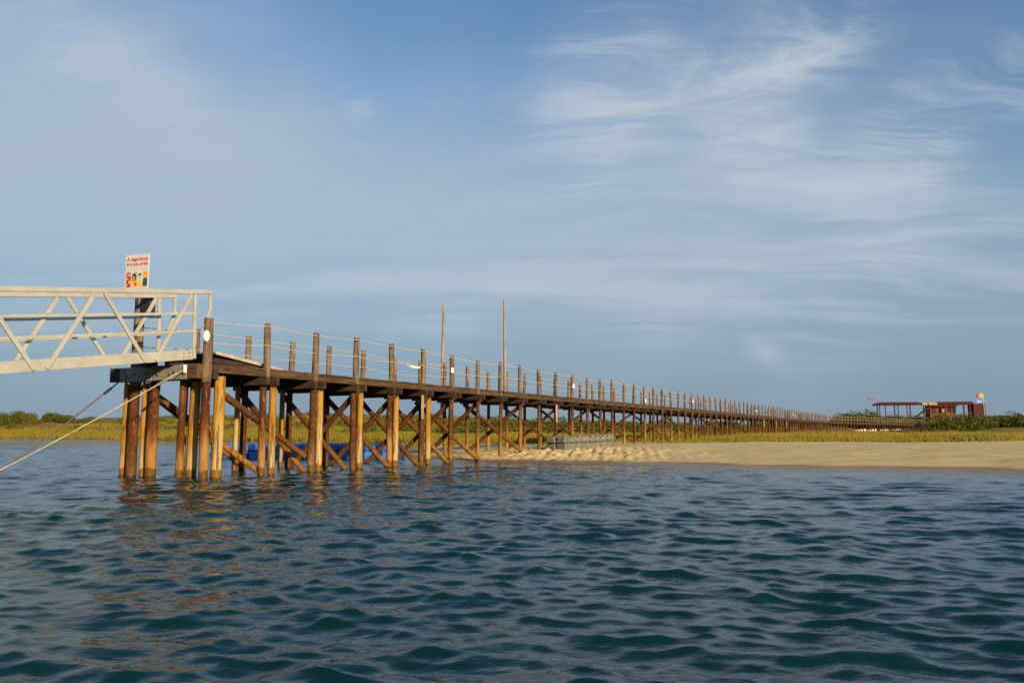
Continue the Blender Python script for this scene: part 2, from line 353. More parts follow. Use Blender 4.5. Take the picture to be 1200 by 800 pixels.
# ------------------------------------------------------------------ water: wind chop, finer cells near the shore the boat lies off
def water():
    r = np.concatenate([[0.8], 1.2 * np.exp(np.arange(0, 1000) * 0.0053), 260 * np.exp(np.arange(1, 28) * 0.12)])
    th = np.linspace(R(-78), R(78), 640)
    Rr, TH = np.meshgrid(r, th, indexing='ij'); X = Rr * np.sin(TH); Y = Rr * np.cos(TH) - 1.0
    cell = np.maximum(np.gradient(r)[:, None], 0.6 * Rr * (th[1] - th[0])) + 0 * X
    rg = np.random.default_rng(11); Z = np.zeros_like(X); DX = np.zeros_like(X); DY = np.zeros_like(X)
    n = 170; lam = np.exp(np.linspace(np.log(0.10), np.log(5.5), n)) * rg.uniform(.95, 1.05, n)
    calm = np.clip(inland(X, Y) / -7.0, 0.15, 1.0); calm = np.minimum(1, calm + (Y < 20))
    gust = 0.85 + 0.3 * fbm(X, Y, 0.09, 44, 2)
    for L in lam:
        spread = R(20) if L > 1.2 else R(27)
        a = R(186) + rg.normal() * (spread if L > .5 else R(36)); k = 2 * np.pi / L; kx, ky = k * np.sin(a), k * np.cos(a)
        s = np.exp(-(np.log(L / 0.85) / 0.55) ** 2) * 0.037 + 0.056 * np.exp(-(np.log(L / 0.24) / 0.6) ** 2)   # slope per component
        A = s / k; ph = rg.uniform(0, 6.283)
        w = np.clip((L / cell - 2.2) / 2.0, 0, 1) * calm * gust
        arg = kx * X + ky * Y + ph; Z += w * A * np.cos(arg); DX -= w * A * 1.1 * kx / k * np.sin(arg); DY -= w * A * 1.1 * ky / k * np.sin(arg)
    m, t, p = mat('sea_water')
    P = pos(t)
    b1 = t.noise(scl(t, P, (0.6, 1.3, 1)), 1.5, 3, 0.55, 0.3); b2 = t.noise(scl(t, P, (0.7, 1.25, 1)), 9.0, 3, 0.55, 0.3)
    far = t.ss(t.v('LENGTH', P), 8.0, 45.0, 0.03, 0.19)     # takes over from the modelled chop where its cells grow coarse
    h = t.m('ADD', t.m('MULTIPLY', b1, far), t.m('MULTIPLY', b2, 0.011))
    b = t.node('ShaderNodeBump'); b.inputs['Strength'].default_value = 0.75; b.inputs['Distance'].default_value = 1.0
    t.l.new(h, b.inputs['Height']); t.l.new(b.outputs[0], p.inputs['Normal'])
    cc = t.mix(t.ss(t.noise(P, 0.08, 3, 0.5), 0.35, 0.65), (0.0012, 0.020, 0.0205), (0.0016, 0.022, 0.0205))
    t.l.new(cc, p.inputs['Base Color'])
    p.inputs['Specular IOR Level'].default_value = 0.38; p.inputs['Roughness'].default_value = 0.05; p.inputs['IOR'].default_value = 1.333
    o = obj('water', grid_mesh('water', X + DX, Y + DY, Z, m)); o['kind'] = 'structure'; o['label'] = 'dark teal choppy sea water'
water()
# ------------------------------------------------------------------ the long timber pier
P0 = Vector((-8.1396, 21.2591, 0)); DIR = Vector((0.46265, 0.88654, 0)); NRM = Vector((-0.88654, 0.46265, 0))   # NRM: from the near row to the far row
BAY = 2.05; WID = 2.9; BEND = 71; NB = 111
DIR2 = Vector((0.6357, 0.7719, 0)).normalized(); NRM2 = Vector((-DIR2.y, DIR2.x, 0)); PB = P0 + DIR * (BAY * BEND); NRMB = (NRM + NRM2).normalized()
def row(k, t):                         # ground point at bent k (may be fractional), t metres from the near row
    if k <= BEND: 
        n = NRM if k < BEND else NRMB; return P0 + DIR * (BAY * k) + n * t
    return PB + DIR2 * (BAY * (k - BEND)) + NRM2 * t
def st(s, t, z): v = P0 + DIR * s + NRM * t; return Vector((v.x, v.y, z))
DECK = 3.06
pier = empty('pier', P0); tag(pier, 'long weathered timber pier on round piles running from the channel to the dunes', 'pier')
inv = Matrix.Translation(-P0)
def pobj(name, me, loc=None, M=None, parent=pier, lab=None):
    o = bpy.data.objects.new(name, me); link(o, parent)
    off = P0 if parent is pier else Vector((0, 0, 0))
    if M is not None: o.matrix_local = Matrix.Translation(-off) @ M
    else: o.location = Vector(loc) - off
    if lab: o['label'] = lab
    return o
def mlog(nm, r0, r1, m, n=3, seg=12): return [mesh(nm, *log_vf(r0, r1, 1.0, seg, 7, 0.035, i + len(nm) % 7), m, True) for i in range(n)]
random.seed(3)
red_big = mlog('pile_red_big', .145, .135, M_RED); red = mlog('pile_red', .11, .10, M_RED); yel_big = mlog('pile_ochre_big', .155, .145, M_YEL); yel = mlog('pile_ochre', .105, .10, M_YEL); far_m = mlog('pile_tan', .088, .080, M_FAR, 4, 9)
def upright(name, mset, x, y, z0, z1, lean=0.012, lab=None, rs=1.0):
    M = Matrix.Translation((x, y, z0)) @ Matrix.Rotation(random.uniform(-lean, lean), 4, 'X') @ Matrix.Rotation(random.uniform(-lean, lean), 4, 'Y') @ Matrix.Rotation(random.uniform(0, 6.28), 4, 'Z') @ Matrix.Diagonal((rs, rs, z1 - z0, 1))
    return pobj(name, random.choice(mset), M=M, lab=lab)
post_near = [mesh('rail_post', *log_vf(.105, .095, 1.0, 10, 6, 0.05, 40 + i), M_POST, True) for i in range(4)]
post_far = [mesh('rail_post_slim', *log_vf(.078, .072, 1.0, 8, 4, 0.05, 50 + i), M_POST, True) for i in range(3)]
def base(x, y): return gz(x, y) - 0.6
# bents
tops = {}
for k in range(NB + 1):
    for side in (0, 1):
        a = row(k, 0 if side == 0 else WID)
        ox, oy = random.uniform(-.03, .03), random.uniform(-.03, .03)
        x, y = a.x + ox, a.y + oy
        zt = (4.36 if k < 6 else 4.31) + (0.06 if side else 0) + random.uniform(-.06, .06)
        if k == 0: zt = 4.27 if side == 0 else 5.15
        tops[k, side] = (x, y, zt)
        zb = min(base(x, y), -0.3)
        if k == 0:
            upright('pile', red_big if side else red, x, y, zb, 2.68, .004, None, 1.0 if side else 1.15)
            upright('rail_post', post_near, x + (0.02 if side == 0 else 0), y - (.08 if side == 0 else 0), 2.55, zt, .006, 'thick dark post carrying the safety board' if side else None, 1.45 if side else 1.22)
        elif k <= 6:
            s = DIR * 0.13
            upright('pile', red, x, y, zb, 2.72, .01)
            upright('rail_post', post_near, x + s.x * .55, y + s.y * .55, 2.62, zt, .014)
        else:
            upright('pile', far_m, x, y, zb, 2.78, .012)
            upright('rail_post', post_far if k > 20 else post_near, x, y, 2.74, zt, .022, None, 1.0 if k > 20 else random.uniform(.84, .95))
    if 1 <= k <= 5:
        for side in (0, 1):
            a = row(k, 0 if side == 0 else WID) + DIR * (0.36 if side == 0 else -.30)
            upright('pile', yel, a.x, a.y, -1.6, 2.70, .008, None, 1.05 if side == 0 else .85)
# pile head at the gangway
for (s, t_, ms, z1, sc) in ((.38, -.02, yel_big, 2.70, 1.0), (-.02, .90, red, 2.62, .95), (.36, .88, yel_big, 2.62, .95), (0, 2.05, red_big, 2.62, 1.05), (.02, 2.42, yel, 2.62, .85), (.03, 3.28, yel, 2.62, .85)):
    a = st(s, t_, 0); upright('pile', ms, a.x, a.y, -1.6, z1, .006, None, sc)
# cross beams: a pair of dark timbers over each bent
cb_n = mesh('cross_beam', *join([beam_vf((0, -.30, 0), (0, WID + .30, 0), .10, .22)]), M_DARK)
for k in range(1, NB + 1):
    a = row(k, 0); n = NRM if k <= BEND else NRM2; dd = DIR if k <= BEND else DIR2
    R3 = Matrix(((dd.x, n.x, 0, 0), (dd.y, n.y, 0, 0), (0, 0, 1, 0), (0, 0, 0, 1)))
    for sg in ((-1, 1) if k < 20 else (1,)):
        pobj('cross_beam', cb_n, M=Matrix.Translation(Vector((a.x, a.y, 2.70 + random.uniform(-.01, .01))) + dd * (.155 * sg + (.1 if k <= 6 and sg > 0 else 0))) @ R3)
# edge beams (two bays long) and inner joists
k = 0
while k < NB:
    k2 = min(k + 2, NB)
    if k < BEND < k2: k2 = BEND
    for t_, w, nm, mm in ((-.05, .085, 'edge_beam', M_DECK), (WID + .05, .085, 'edge_beam', M_DECK), (WID * .33, .08, 'joist', M_DARK), (WID * .67, .08, 'joist', M_DARK)):
        dz = random.uniform(-.012, .012)
        a = row(k + .004, t_ + random.uniform(-.008, .008)); b = row(k2 - .004, t_ + random.uniform(-.008, .008))
        if nm == 'joist' and k > 60: continue
        v, f = beam_vf((0, 0, 0), b - a, w, .185)
        pobj(nm, mesh(nm, v, f, mm), loc=(a.x, a.y, DECK - .045 - .0925 - .012 + dz))
    k = k2
# deck planks (thin edges only from this low): one joined part
PV, PF = [], []
s_ = -0.1
tot = BAY * NB
while s_ < tot:
    k = s_ / BAY; w = random.uniform(.17, .20)
    a = row(k, -random.uniform(.06, .13)); b = row(k, WID + random.uniform(.06, .13)); dd = DIR if k <= BEND else DIR2
    z = DECK + random.uniform(-.006, .006)
    o = len(PV)
    for zz_ in (z - .045, z):
        for q_ in (a, a + dd * w, b + dd * w, b): PV.append((q_.x - P0.x, q_.y - P0.y, zz_))
    PF += [(o + 3, o + 2, o + 1, o), (o + 4, o + 5, o + 6, o + 7), (o, o + 1, o + 5, o + 4), (o + 1, o + 2, o + 6, o + 5), (o + 2, o + 3, o + 7, o + 6), (o + 3, o, o + 4, o + 7)]
    s_ += w + random.uniform(.008, .02)
dk = obj('deck_planks', mesh('deck_planks', PV, PF, M_DECK), pier); dk['kind'] = 'stuff'
# diagonal braces
br = [mesh('brace', *log_vf(.10, .09, 1.0, 9, 5, .05, 70 + i), M_BRACE, True) for i in range(3)]
br_far = [mesh('brace_slim', *log_vf(.075, .065, 1.0, 7, 3, .05, 80 + i), M_BRACE, True) for i in range(2)]
def brace(a, b, ms=br, sc=1.0):
    M, L = along(a, b); pobj('brace', random.choice(ms), M=M @ Matrix.Diagonal((sc, sc, L, 1)))
def transverse(k, ms=br, one=None, off=.14):
    dd = DIR if k <= BEND else DIR2
    f = row(k, -.12); b = row(k, WID + .12); j = lambda: random.uniform(-.12, .12)
    zf, zb_ = gz(f.x, f.y), gz(b.x, b.y)
    if one != 1: brace(Vector((f.x, f.y, 2.62 + j() * .6)) + dd * off, Vector((b.x, b.y, max(zb_, -.15) + .0 + j())) + dd * off, ms)
    if one != 0: brace(Vector((b.x, b.y, 2.58 + j() * .6)) - dd * off, Vector((f.x, f.y, max(zf, -.15) + .0 + j())) - dd * off, ms)
for k in (2, 3, 4, 5, 6, 7, 9): transverse(k, one=1 if k == 2 else None)
for k in (11, 13, 17, 21, 25): transverse(k, br_far)
for k in range(28, 68, 3): transverse(k, br_far, one=k % 2)
brace(st(.6, .12, 2.28), st(4.05, .16, .50)); brace(st(.15, 2.7, 2.52), st(2.05, .16, .15)); brace(st(.10, 2.7, 2.5), st(4.1, 2.74, .1))
# hand ropes
def rope_part(side, z_off, r):
    pts = []
    for k in range(NB + 1):
        x, y, z = tops[k, side]
        if k == 0 and side == 1: z = 4.3
        off = Vector((.09, 0, 0)) * (1 if side == 0 else -1)
        p_ = Vector((x, y, z - z_off)) + (NRM * (-.10 if side == 0 else -.10))
        if pts:
            q_ = pts[-1]; n_ = 6 if k < 20 else 2; sag = random.uniform(.005, .035)
            for i in range(1, n_):
                f = i / n_; pts.append(q_.lerp(p_, f) - Vector((0, 0, sag * 4 * f * (1 - f))))
        pts.append(p_)
    v, f = tube_vf([p_ - P0 for p_ in pts], r, 5); obj('hand_rope', mesh('hand_rope', v, f, M_ROPE, True), pier)
for side in (0, 1):
    rope_part(side, .10, .0135); rope_part(side, .66, .0125)
# reflectors on posts
rv, rf = [], []
def disc_vf(rx, rz, th, seg=16):
    V, F = [], []
    for y, s in ((-th, .8), (-th * .6, 1.0), (0, 1.0)):
        for i in range(seg): a = 2 * math.pi * i / seg; V.append((rx * s * math.cos(a), y, rz * s * math.sin(a)))
    for j in range(2):
        for i in range(seg): a, b = j * seg + i, j * seg + (i + 1) % seg; F.append((a, b, b + seg, a + seg))
    F.append(tuple(range(seg))[::-1]); F.append(tuple(range(2 * seg, 3 * seg))); return V, F
lamp_me = mesh('reflector', *disc_vf(.085, .155, .07), M_WHITE)
lamp_me2 = mesh('reflector_square', *bevel_box_vf(-.06, .06, -.05, 0, -.11, .11, .02), M_WHITE)
rz_front = math.atan2(.5, .85) - .25
x, y, z = tops[0, 0]; pobj('reflector', lamp_me, M=Matrix.Translation((x + .02, y - .17, 3.78)) @ Matrix.Rotation(0.05, 4, 'Z'))
for k, dz in ((6, -.62), (12, -.62), (18, -.95), (24, -.7), (37, -.8), (50, -.7)):
    x, y, z = tops[k, 0]; pobj('reflector', lamp_me2, M=Matrix.Translation((x + .06, y - .11, z + dz)) @ Matrix.Rotation(.35, 4, 'Z'))
# tan guard boards hanging under the deck edge
gb = mesh('guard_board', *bevel_box_vf(-.05, .05, -.03, .03, -.9, 0, .008), M_POLE)
for k, sx in ((5, -.25), (11, -.35), (39, 0), (43, 0), (47, 0)):
    a = row(k, -.16) + DIR * sx; pobj('guard_board', gb, M=Matrix.Translation((a.x, a.y, 2.62)) @ Matrix.Rotation(.4, 4, 'Z'))
# end beams under the gangway
def pbeam(name, a, b, w, h, m, lab=None):
    v, f = beam_vf((0, 0, 0), Vector(b) - Vector(a), w, h)
    me = mesh(name, v, f, m); o = pobj(name, me, loc=a); bv = o.modifiers.new('bevel', 'BEVEL'); bv.width = .012; bv.segments = 1
    if lab: o['label'] = lab
    return o
pbeam('end_beam', st(-.30, .38, 2.83), st(-.30, 1.70, 2.83), .16, .40, M_GREYW, 'grey bolted timber carrying the gangway')
pbeam('end_beam', st(-.30, 1.72, 2.82), st(-.30, 3.06, 2.82), .16, .40, M_GREYW)
pbeam('end_beam', st(-.28, 3.07, 2.83), st(-.28, 3.52, 2.83), .14, .39, M_DARK)
pbeam('end_beam', st(-.26, -.02, 2.84), st(-.26, .37, 2.84), .20, .40, M_DECK)
pbeam('end_beam', st(.16, -.15, 2.80), st(.16, 3.45, 2.80), .16, .30, M_DARK)
bolt = mesh('bolt', *tube_vf([(0, -.02, 0), (0, .02, 0)], .028, 8), M_BLACK)
for t_ in (.62, .86, 1.02, 1.5, 1.95, 2.4, 2.85):
    a = st(-.385, t_, 2.83 + random.choice((-.06, .0, .05))); pobj('bolt', bolt, M=Matrix.Translation(a) @ Matrix.Rotation(math.atan2(-DIR.x, DIR.y), 4, 'Z'))
# ramp plate from the gangway foot down to the deck
RV, RF = [], []
r0 = [st(.45, .25, 3.42), st(.45, 2.65, 3.42), st(3.0, 2.65, 3.11), st(3.0, .25, 3.11)]
for dz in (-.03, 0): RV += [(q_.x - P0.x, q_.y - P0.y, q_.z + dz) for q_ in r0]
RF = [(0, 1, 2, 3), (7, 6, 5, 4), (0, 4, 5, 1), (1, 5, 6, 2), (2, 6, 7, 3), (3, 7, 4, 0)]
rp = obj('ramp', mesh('ramp', RV, RF, M_STEEL), pier)
v, f = beam_vf(st(.45, .22, 3.40) - P0, st(3.05, .22, 3.085) - P0, .035, .085); obj('edge_strip', mesh('edge_strip', v, f, M_PALE), rp)
v, f = beam_vf(st(.5, .36, 3.20) - P0, st(2.6, .36, 3.10) - P0, .10, .13); obj('bearer', mesh('bearer', v, f, M_DARK), rp)

# ------------------------------------------------------------------ tall poles and rag
def tall_pole(k, t_, z0, z1, label, lean):
    a = row(k, t_); me = mesh('tall_pole', *log_vf(.07, .05, z1 - z0, 9, 6, .03, int(k)), M_POLE, True)
    o = obj('tall_pole', me, None, loc=(a.x, a.y, z0)); o.rotation_euler = lean; tag(o, label, 'pole', 'tall poles on the pier'); return o
tall_pole(7.98, WID + .16, 2.05, 7.20, 'tall thin bare pole lashed to the far railing, lower of the two', (0, .012, .2))
tall_pole(8.05, -.20, 3.02, 7.22, 'tall thin bare pole on the near railing, right of the other pole', (0, -.004, .3))
a = row(4.62, -.10)
rv = [(-.30, 0, .04), (-.1, .02, .0), (.1, -.02, -.05), (.30, .01, -.04), (.30, .01, -.10), (.1, 0, -.12), (-.1, .03, -.07), (-.30, 0, .0)]
rag = obj('rag', mesh('rag', rv + [(x, y + .012, z) for x, y, z in rv], [(0, 1, 6, 7), (1, 2, 5, 6), (2, 3, 4, 5), (15, 14, 9, 8), (14, 13, 10, 9), (13, 12, 11, 10)] + [(i, i + 8, (i + 1) % 8 + 8, (i + 1) % 8) for i in range(8)], M_WHITE), None, loc=(a.x, a.y, 3.71))
rag.rotation_euler = (0, 0, R(40)); tag(rag, 'small white strip of cloth caught on the railing rope', 'cloth')

# ------------------------------------------------------------------ gangway
GS = .143
def gp(s, t_, dz): return st(s, t_, 3.33 + GS * s + dz)
g0 = st(0.3, 1.45, 3.33); gang = empty('gangway', g0); tag(gang, 'cream metal truss gangway sloping down from the pier head to the left', 'gangway')
def gbeam(name, a, b, w, h, parent=gang, m=M_ALU):
    v, f = beam_vf((0, 0, 0), b - a, w, h); me = mesh(name, v, f, m); o = obj(name, me, parent, loc=a - g0)
    bv = o.modifiers.new('bevel', 'BEVEL'); bv.width = .006; bv.segments = 1
    return o
GL = -15.4
for side, t_ in ((0, .73), (1, 2.17)):
    gbeam('bottom_chord', gp(GL, t_, 0), gp(.08, t_, 0), .07, .27)
    gbeam('top_rail', gp(GL, t_, 1.735), gp(.66, t_, 1.735), .09, .115)
    gbeam('mid_rail', gp(GL, t_, 1.13), gp(.10, t_, 1.13), .04, .07)
    gbeam('mid_rail', gp(GL, t_, .64), gp(.10, t_, .64), .04, .07)
    gbeam('upright', gp(.16, t_, -.12), gp(.10, t_, 1.675), .055, .10)
    gbeam('end_post', gp(.62, t_, 1.68), gp(.64, t_, 1.22), .05, .09); gbeam('end_post', gp(.64, t_, 1.23), gp(.44, t_, .72), .05, .09)
    s = -.02; 
    while s > GL + 2.6:
        yo = -.055 if side == 0 else -.055
        gbeam('diagonal', gp(s - .03, t_ + yo, 1.66), gp(s - 1.10, t_ + yo, -.10), .05, .10)
        gbeam('diagonal', gp(s - 2.62, t_ + yo, 1.66), gp(s - 1.38, t_ + yo, -.10), .05, .10)
        s -= 2.85
gb_ = mesh('bolt', *tube_vf([(0, 0, 0), tuple(NRM * -.02)], .022, 8), M_STEEL)
for s_, dz_ in ((-.05, .06), (-.05, -.06), (-.22, .06), (-.22, -.06)): obj('bolt', gb_, gang, loc=gp(s_, .695, dz_) - g0)
gbeam('deck_plate', gp(GL, 1.45, .02), gp(.3, 1.45, .02), 1.37, .05, m=M_STEEL)
for i in range(11): gbeam('floor_bearer', gp(-.4 - i * 1.42, .77, -.06), gp(-.4 - i * 1.42, 2.13, -.06), .06, .09, m=M_STEEL)
gbeam('bearing', st(-.52, .95, 3.09), st(-.10, .95, 3.09), .22, .14, m=M_BLACK); gbeam('bearing', st(-.52, 1.95, 3.09), st(-.10, 1.95, 3.09), .22, .14, m=M_BLACK)

# ------------------------------------------------------------------ mooring lines
def line(label, a, b, ext, sag, r, m, f_t):
    a = Vector(a); b = Vector(b); e = a + (b - a) * ext
    root = empty('mooring_line', a); tag(root, label, 'rope', 'mooring lines of the gangway')
    pts = []
    for i in range(25):
        f = i / 24; p_ = a.lerp(e, f); p_.z -= sag * 4 * f * (1 - f); pts.append(p_)
    v, f = tube_vf([p_ - a for p_ in pts], r, 6); obj('rope', mesh('rope', v, f, m, True), root)
    dirn = (pts[1] - a).normalized()
    i0 = a + dirn * f_t; v, f = tube_vf([i0 - a, i0 + dirn * .30 - a], .036, 7); obj('turnbuckle', mesh('turnbuckle', v, f, M_STEEL), root)
    v, f = tube_vf([Vector((0, 0, .10)), Vector((0, 0, -.10))], .045, 8); obj('shackle', mesh('shackle', v, f, M_WHITE if m is M_ROPE else M_STEEL), root)
line('pale mooring rope running from the near end of the grey beam down to water', st(-.42, .38, 2.90), st(-4.72, .9, .45), 1.22, .06, .0135, M_ROPE, .62)
line('dark mooring rope running from the sign post side down to water', st(-.42, 2.8, 2.74), st(-4.08, 2.0, .36), 1.18, .06, .019, M_ROPED, .55)

# ------------------------------------------------------------------ safety board
sp = st(-.22, 2.74, 5.24); sign = empty('safety_sign', sp); sign.rotation_euler = (0, 0, math.atan2(DIR.x, DIR.y) * -1 + R(9))
sign.scale = (.83, 1, 1)
tag(sign, 'white beach safety board with red lettering above the gangway rail', 'sign')
def flat(c, e=0.0):
    m, t, p = mat('print'); n = t.noise(pos(t), 9, 3); t.l.new(t.mix(n, c, tuple(x * .85 for x in c)), p.inputs['Base Color']); p.inputs['Roughness'].default_value = .5; return m
F_W = flat((.58, .56, .53)); F_R = flat((.50, .025, .035)); F_O = flat((.75, .30, .03)); F_Y = flat((.75, .50, .02)); F_K = flat((.02, .02, .03)); F_B = flat((.42, .62, .66)); F_S = flat((.50, .26, .14)); F_G = flat((.52, .44, .40)); F_P = flat((.75, .45, .42)); F_N = flat((.03, .07, .10)); F_T = flat((.45, .12, .11))
BW, BH = 1.03, 1.03
v, f = bevel_box_vf(-.515, .485, -.012, .012, 0, BH, .004); obj('board', mesh('board', v, f, F_W), sign)
v, f = bevel_box_vf(-.08, -.02, .02, .10, -.35, .9, .01); obj('back_rail', mesh('back_rail', v, f, M_BLACK), sign)
def txt(s, x, z, size, m, w):
    c = bpy.data.curves.new('lettering', 'FONT'); c.body = s; c.size = size; c.extrude = .001; c.offset = .0035 if size > .1 else 0.0; c.materials.append(m)
    tmp = bpy.data.objects.new('lettering_curve', c); col.objects.link(tmp); bpy.context.view_layer.update()
    me = bpy.data.meshes.new_from_object(tmp.evaluated_get(bpy.context.evaluated_depsgraph_get())); me.name = 'lettering'; dim = tmp.dimensions.x; bpy.data.objects.remove(tmp)
    o = bpy.data.objects.new('lettering', me); link(o, sign); o.location = (x, -.0155, z); o['kind'] = 'stuff'; o.rotation_euler = (R(90), 0, 0); o.scale.x = w / max(dim, 1e-3)
txt('A segurança', -.46, .855, .15, F_R, .90); txt('é a sua praia', -.46, .715, .15, F_R, .90)
def quad(name, x0, x1, z0, z1, m, y=-.0145):
    v, f = box_vf(x0, x1, y - .001, y, z0, z1); return obj(name, mesh(name, v, f, m), sign)
def ell(name, cx, cz, rx, rz, m, y=-.0175, n=14):
    V = [(cx + rx * math.cos(2 * math.pi * i / n), yy, cz + rz * math.sin(2 * math.pi * i / n)) for yy in (y, y + .001) for i in range(n)]
    F = [tuple(range(n))[::-1], tuple(range(n, 2 * n))] + [(i, (i + 1) % n, (i + 1) % n + n, i + n) for i in range(n)]
    return obj(name, mesh(name, V, F, m), sign)
X0 = -.46; PW = .23
quad('picture_panel', X0, X0 + .20, .10, .52, F_R); quad('picture_panel', X0 + .22, X0 + .46, .10, .52, F_O); quad('picture_panel', X0 + .47, X0 + .70, .10, .52, F_B); quad('picture_panel', X0 + .72, X0 + .91, .10, .52, F_O)
for cx, cz, r_, m_ in ((.04, .16, .04, F_O), (.15, .24, .05, F_Y), (.05, .34, .05, F_O), (.16, .44, .045, F_P), (.10, .12, .04, F_N), (.07, .45, .03, F_Y)): ell('printed_shape', X0 + cx, cz, r_, r_ * .8, m_)
quad('printed_shape', X0 + .22, X0 + .33, .30, .52, F_B, -.0158); ell('printed_shape', X0 + .34, .38, .10, .11, F_K); ell('printed_shape', X0 + .33, .355, .055, .07, F_S, -.019); quad('printed_shape', X0 + .24, X0 + .44, .10, .24, F_Y, -.0158); ell('printed_shape', X0 + .40, .17, .05, .06, F_R); quad('printed_shape', X0 + .23, X0 + .34, .10, .17, F_P, -.0175)
quad('printed_shape', X0 + .47, X0 + .70, .10, .26, F_Y, -.0158); ell('printed_shape', X0 + .585, .43, .065, .055, F_K); ell('printed_shape', X0 + .585, .35, .06, .085, F_G, -.019)
quad('printed_shape', X0 + .72, X0 + .91, .10, .30, F_N, -.0158); ell('printed_shape', X0 + .80, .36, .05, .06, F_Y); ell('printed_shape', X0 + .82, .30, .07, .05, F_N, -.019)
for z_, h_ in ((.625, .035), (.045, .028)):
    x_ = -.44
    while x_ < .38:
        w_ = random.uniform(.04, .11); quad('small_print', x_, min(x_ + w_, .42), z_, z_ + h_, F_P); x_ += w_ + .022
bx = st(-.02, 2.48, 4.76); v, f = bevel_box_vf(-.20, .20, -.10, .10, -.28, .28, .02)
spk = obj('black_box', mesh('black_box', v, f, M_BLACK), None, loc=bx); spk.rotation_euler = (0, 0, -math.atan2(DIR.x, DIR.y)); tag(spk, 'black box fixed beside the sign post behind the gangway', 'box')

# ------------------------------------------------------------------ modular floats
def float_block(name, w, h, m, bev):
    e = w / 2 - .026; V, F = join([bevel_box_vf(-e, e, -e, e, 0, h * .5, .05), bevel_box_vf(-e, e, -e, e, h * .5 - .02, h, bev)]); return mesh(name, V, F, m)
lug_vf = bevel_box_vf(-.07, .07, -.07, .07, -.03, .03, .02)
def raft(name, label, cat, origin, rz, nx, ny, w, h, m, tilt=0.0, lug=None, sub=.0):
    root = empty(name, origin); root.rotation_euler = (0, tilt, rz); tag(root, label, cat)
    me = float_block('float_block', w, h, m, .10); lm = mesh('coupling_lug', *lug_vf, lug or m)
    for i in range(nx):
        for j in range(ny):
            o = obj('float_block', me, root, loc=((i + .5) * w, (j + .5) * w, random.uniform(-.02, .015) - sub)); o.rotation_euler = (random.uniform(-.012, .012), random.uniform(-.012, .012), random.choice((0, R(90), R(180))))
            if j == 0 and i > 0 and i % 2 == 0: obj('coupling_lug', lm, root, loc=(i * w, .02, h * .98))
            if i == 0 and j > 0: obj('coupling_lug', lm, root, loc=(-.03, j * w, h * .62))
    return root
raft('grey_float_raft', 'grey plastic block raft stranded on the sand under the pier', 'raft', (2.65, 39.4, gz(2.65, 39.4) - .03), R(54), 8, 2, .63, .74, M_GREYF, -.020, M_POLE)
raft('blue_float_raft', 'blue plastic block raft afloat behind the pier', 'raft', (-14.2, 37.7, -.05), R(0), 15, 3, .60, .74, M_BLUE, 0, M_STEEL)
# ------------------------------------------------------------------ vegetation
def leaf_mat(name, a, b, c3, s=0.35):
    m, t, p = mat(name); P = pos(t)
    n = t.noise(P, s, 4, 0.6); n2 = t.noise(P, 6.0, 2, 0.5)
    cc = t.mix(t.ss(n, .35, .65), a, b); cc = t.mix(t.m('MULTIPLY', t.ss(n2, .45, .75), .7), cc, c3)
    t.l.new(cc, p.inputs['Base Color']); p.inputs['Roughness'].default_value = .7; p.inputs['Specular IOR Level'].default_value = .2
    tr = t.node('ShaderNodeBsdfTranslucent'); t.l.new(cc, tr.inputs[0]); mx = t.node('ShaderNodeMixShader'); mx.inputs[0].default_value = .25
    t.l.new(p.outputs[0], mx.inputs[1]); t.l.new(tr.outputs[0], mx.inputs[2]); t.l.new(mx.outputs[0], t.n['Material Output'].inputs[0]); return m
M_GRASS = leaf_mat('marsh_grass', (.165, .165, .014), (.26, .185, .020), (.28, .205, .030), .10)
M_BUSH = leaf_mat('bush_leaves', (.065, .085, .012), (.12, .125, .014), (.16, .15, .02), .5)
M_SCRUB = leaf_mat('scrub_leaves', (.085, .105, .016), (.165, .145, .022), (.19, .155, .03), .12)
M_BARK = plain('bark', (.08, .055, .035), .9)
def soup(name, V, F, m):
    me = bpy.data.meshes.new(name); V = np.asarray(V, np.float32); n = F.shape[1]
    me.vertices.add(len(V)); me.vertices.foreach_set('co', V.ravel()); me.loops.add(F.size); me.loops.foreach_set('vertex_index', F.ravel().astype(np.int32))
    me.polygons.add(len(F)); me.polygons.foreach_set('loop_start', np.arange(0, F.size, n, dtype=np.int32)); me.materials.append(m); me.update(calc_edges=True); return me
def grass(name, X, Y, hgt, m, blades=4):
    n = len(X); Z = ground(X, Y); Vs = []
    for b in range(blades):
        a = rng.uniform(0, 6.283, n); sp = rng.uniform(0, .28, n) * hgt; bx_, by_ = X + np.cos(a) * sp, Y + np.sin(a) * sp
        w = rng.uniform(.018, .05, n) * (0.6 + np.hypot(X, Y) / 110); h = hgt * rng.uniform(.55, 1.15, n); lean = rng.uniform(0, .45, n) * h; f = rng.uniform(-.6, .6, n)
        Vs.append(np.stack([np.stack([bx_ - w * np.cos(f), by_ - w * np.sin(f), Z - .05], -1), np.stack([bx_ + w * np.cos(f), by_ + w * np.sin(f), Z - .05], -1), np.stack([bx_ + lean * np.cos(a), by_ + lean * np.sin(a), Z + h], -1)], 1))
    V = np.concatenate(Vs).reshape(-1, 3); o = obj(name, soup(name, V, np.arange(len(V)).reshape(-1, 3), m)); o['kind'] = 'stuff'; return o
n = 150000
az = rng.uniform(R(-40), R(40), n); rr = np.exp(rng.uniform(np.log(52), np.log(215), n)); gx, gy = rr * np.sin(az), rr * np.cos(az)
dd_ = inland(gx, gy); e_ = gy - np.interp(gx, DUNE_X, DUNE_Y)
edge = 57 + 3.6 * fbm(gx, gy * 0, .22, 61, 3) + np.where(gx < 9, 3.0, 0) + np.where((gx > 2) & (gx < 16), 7 * np.exp(-((gx - 9) / 6) ** 2), 0)
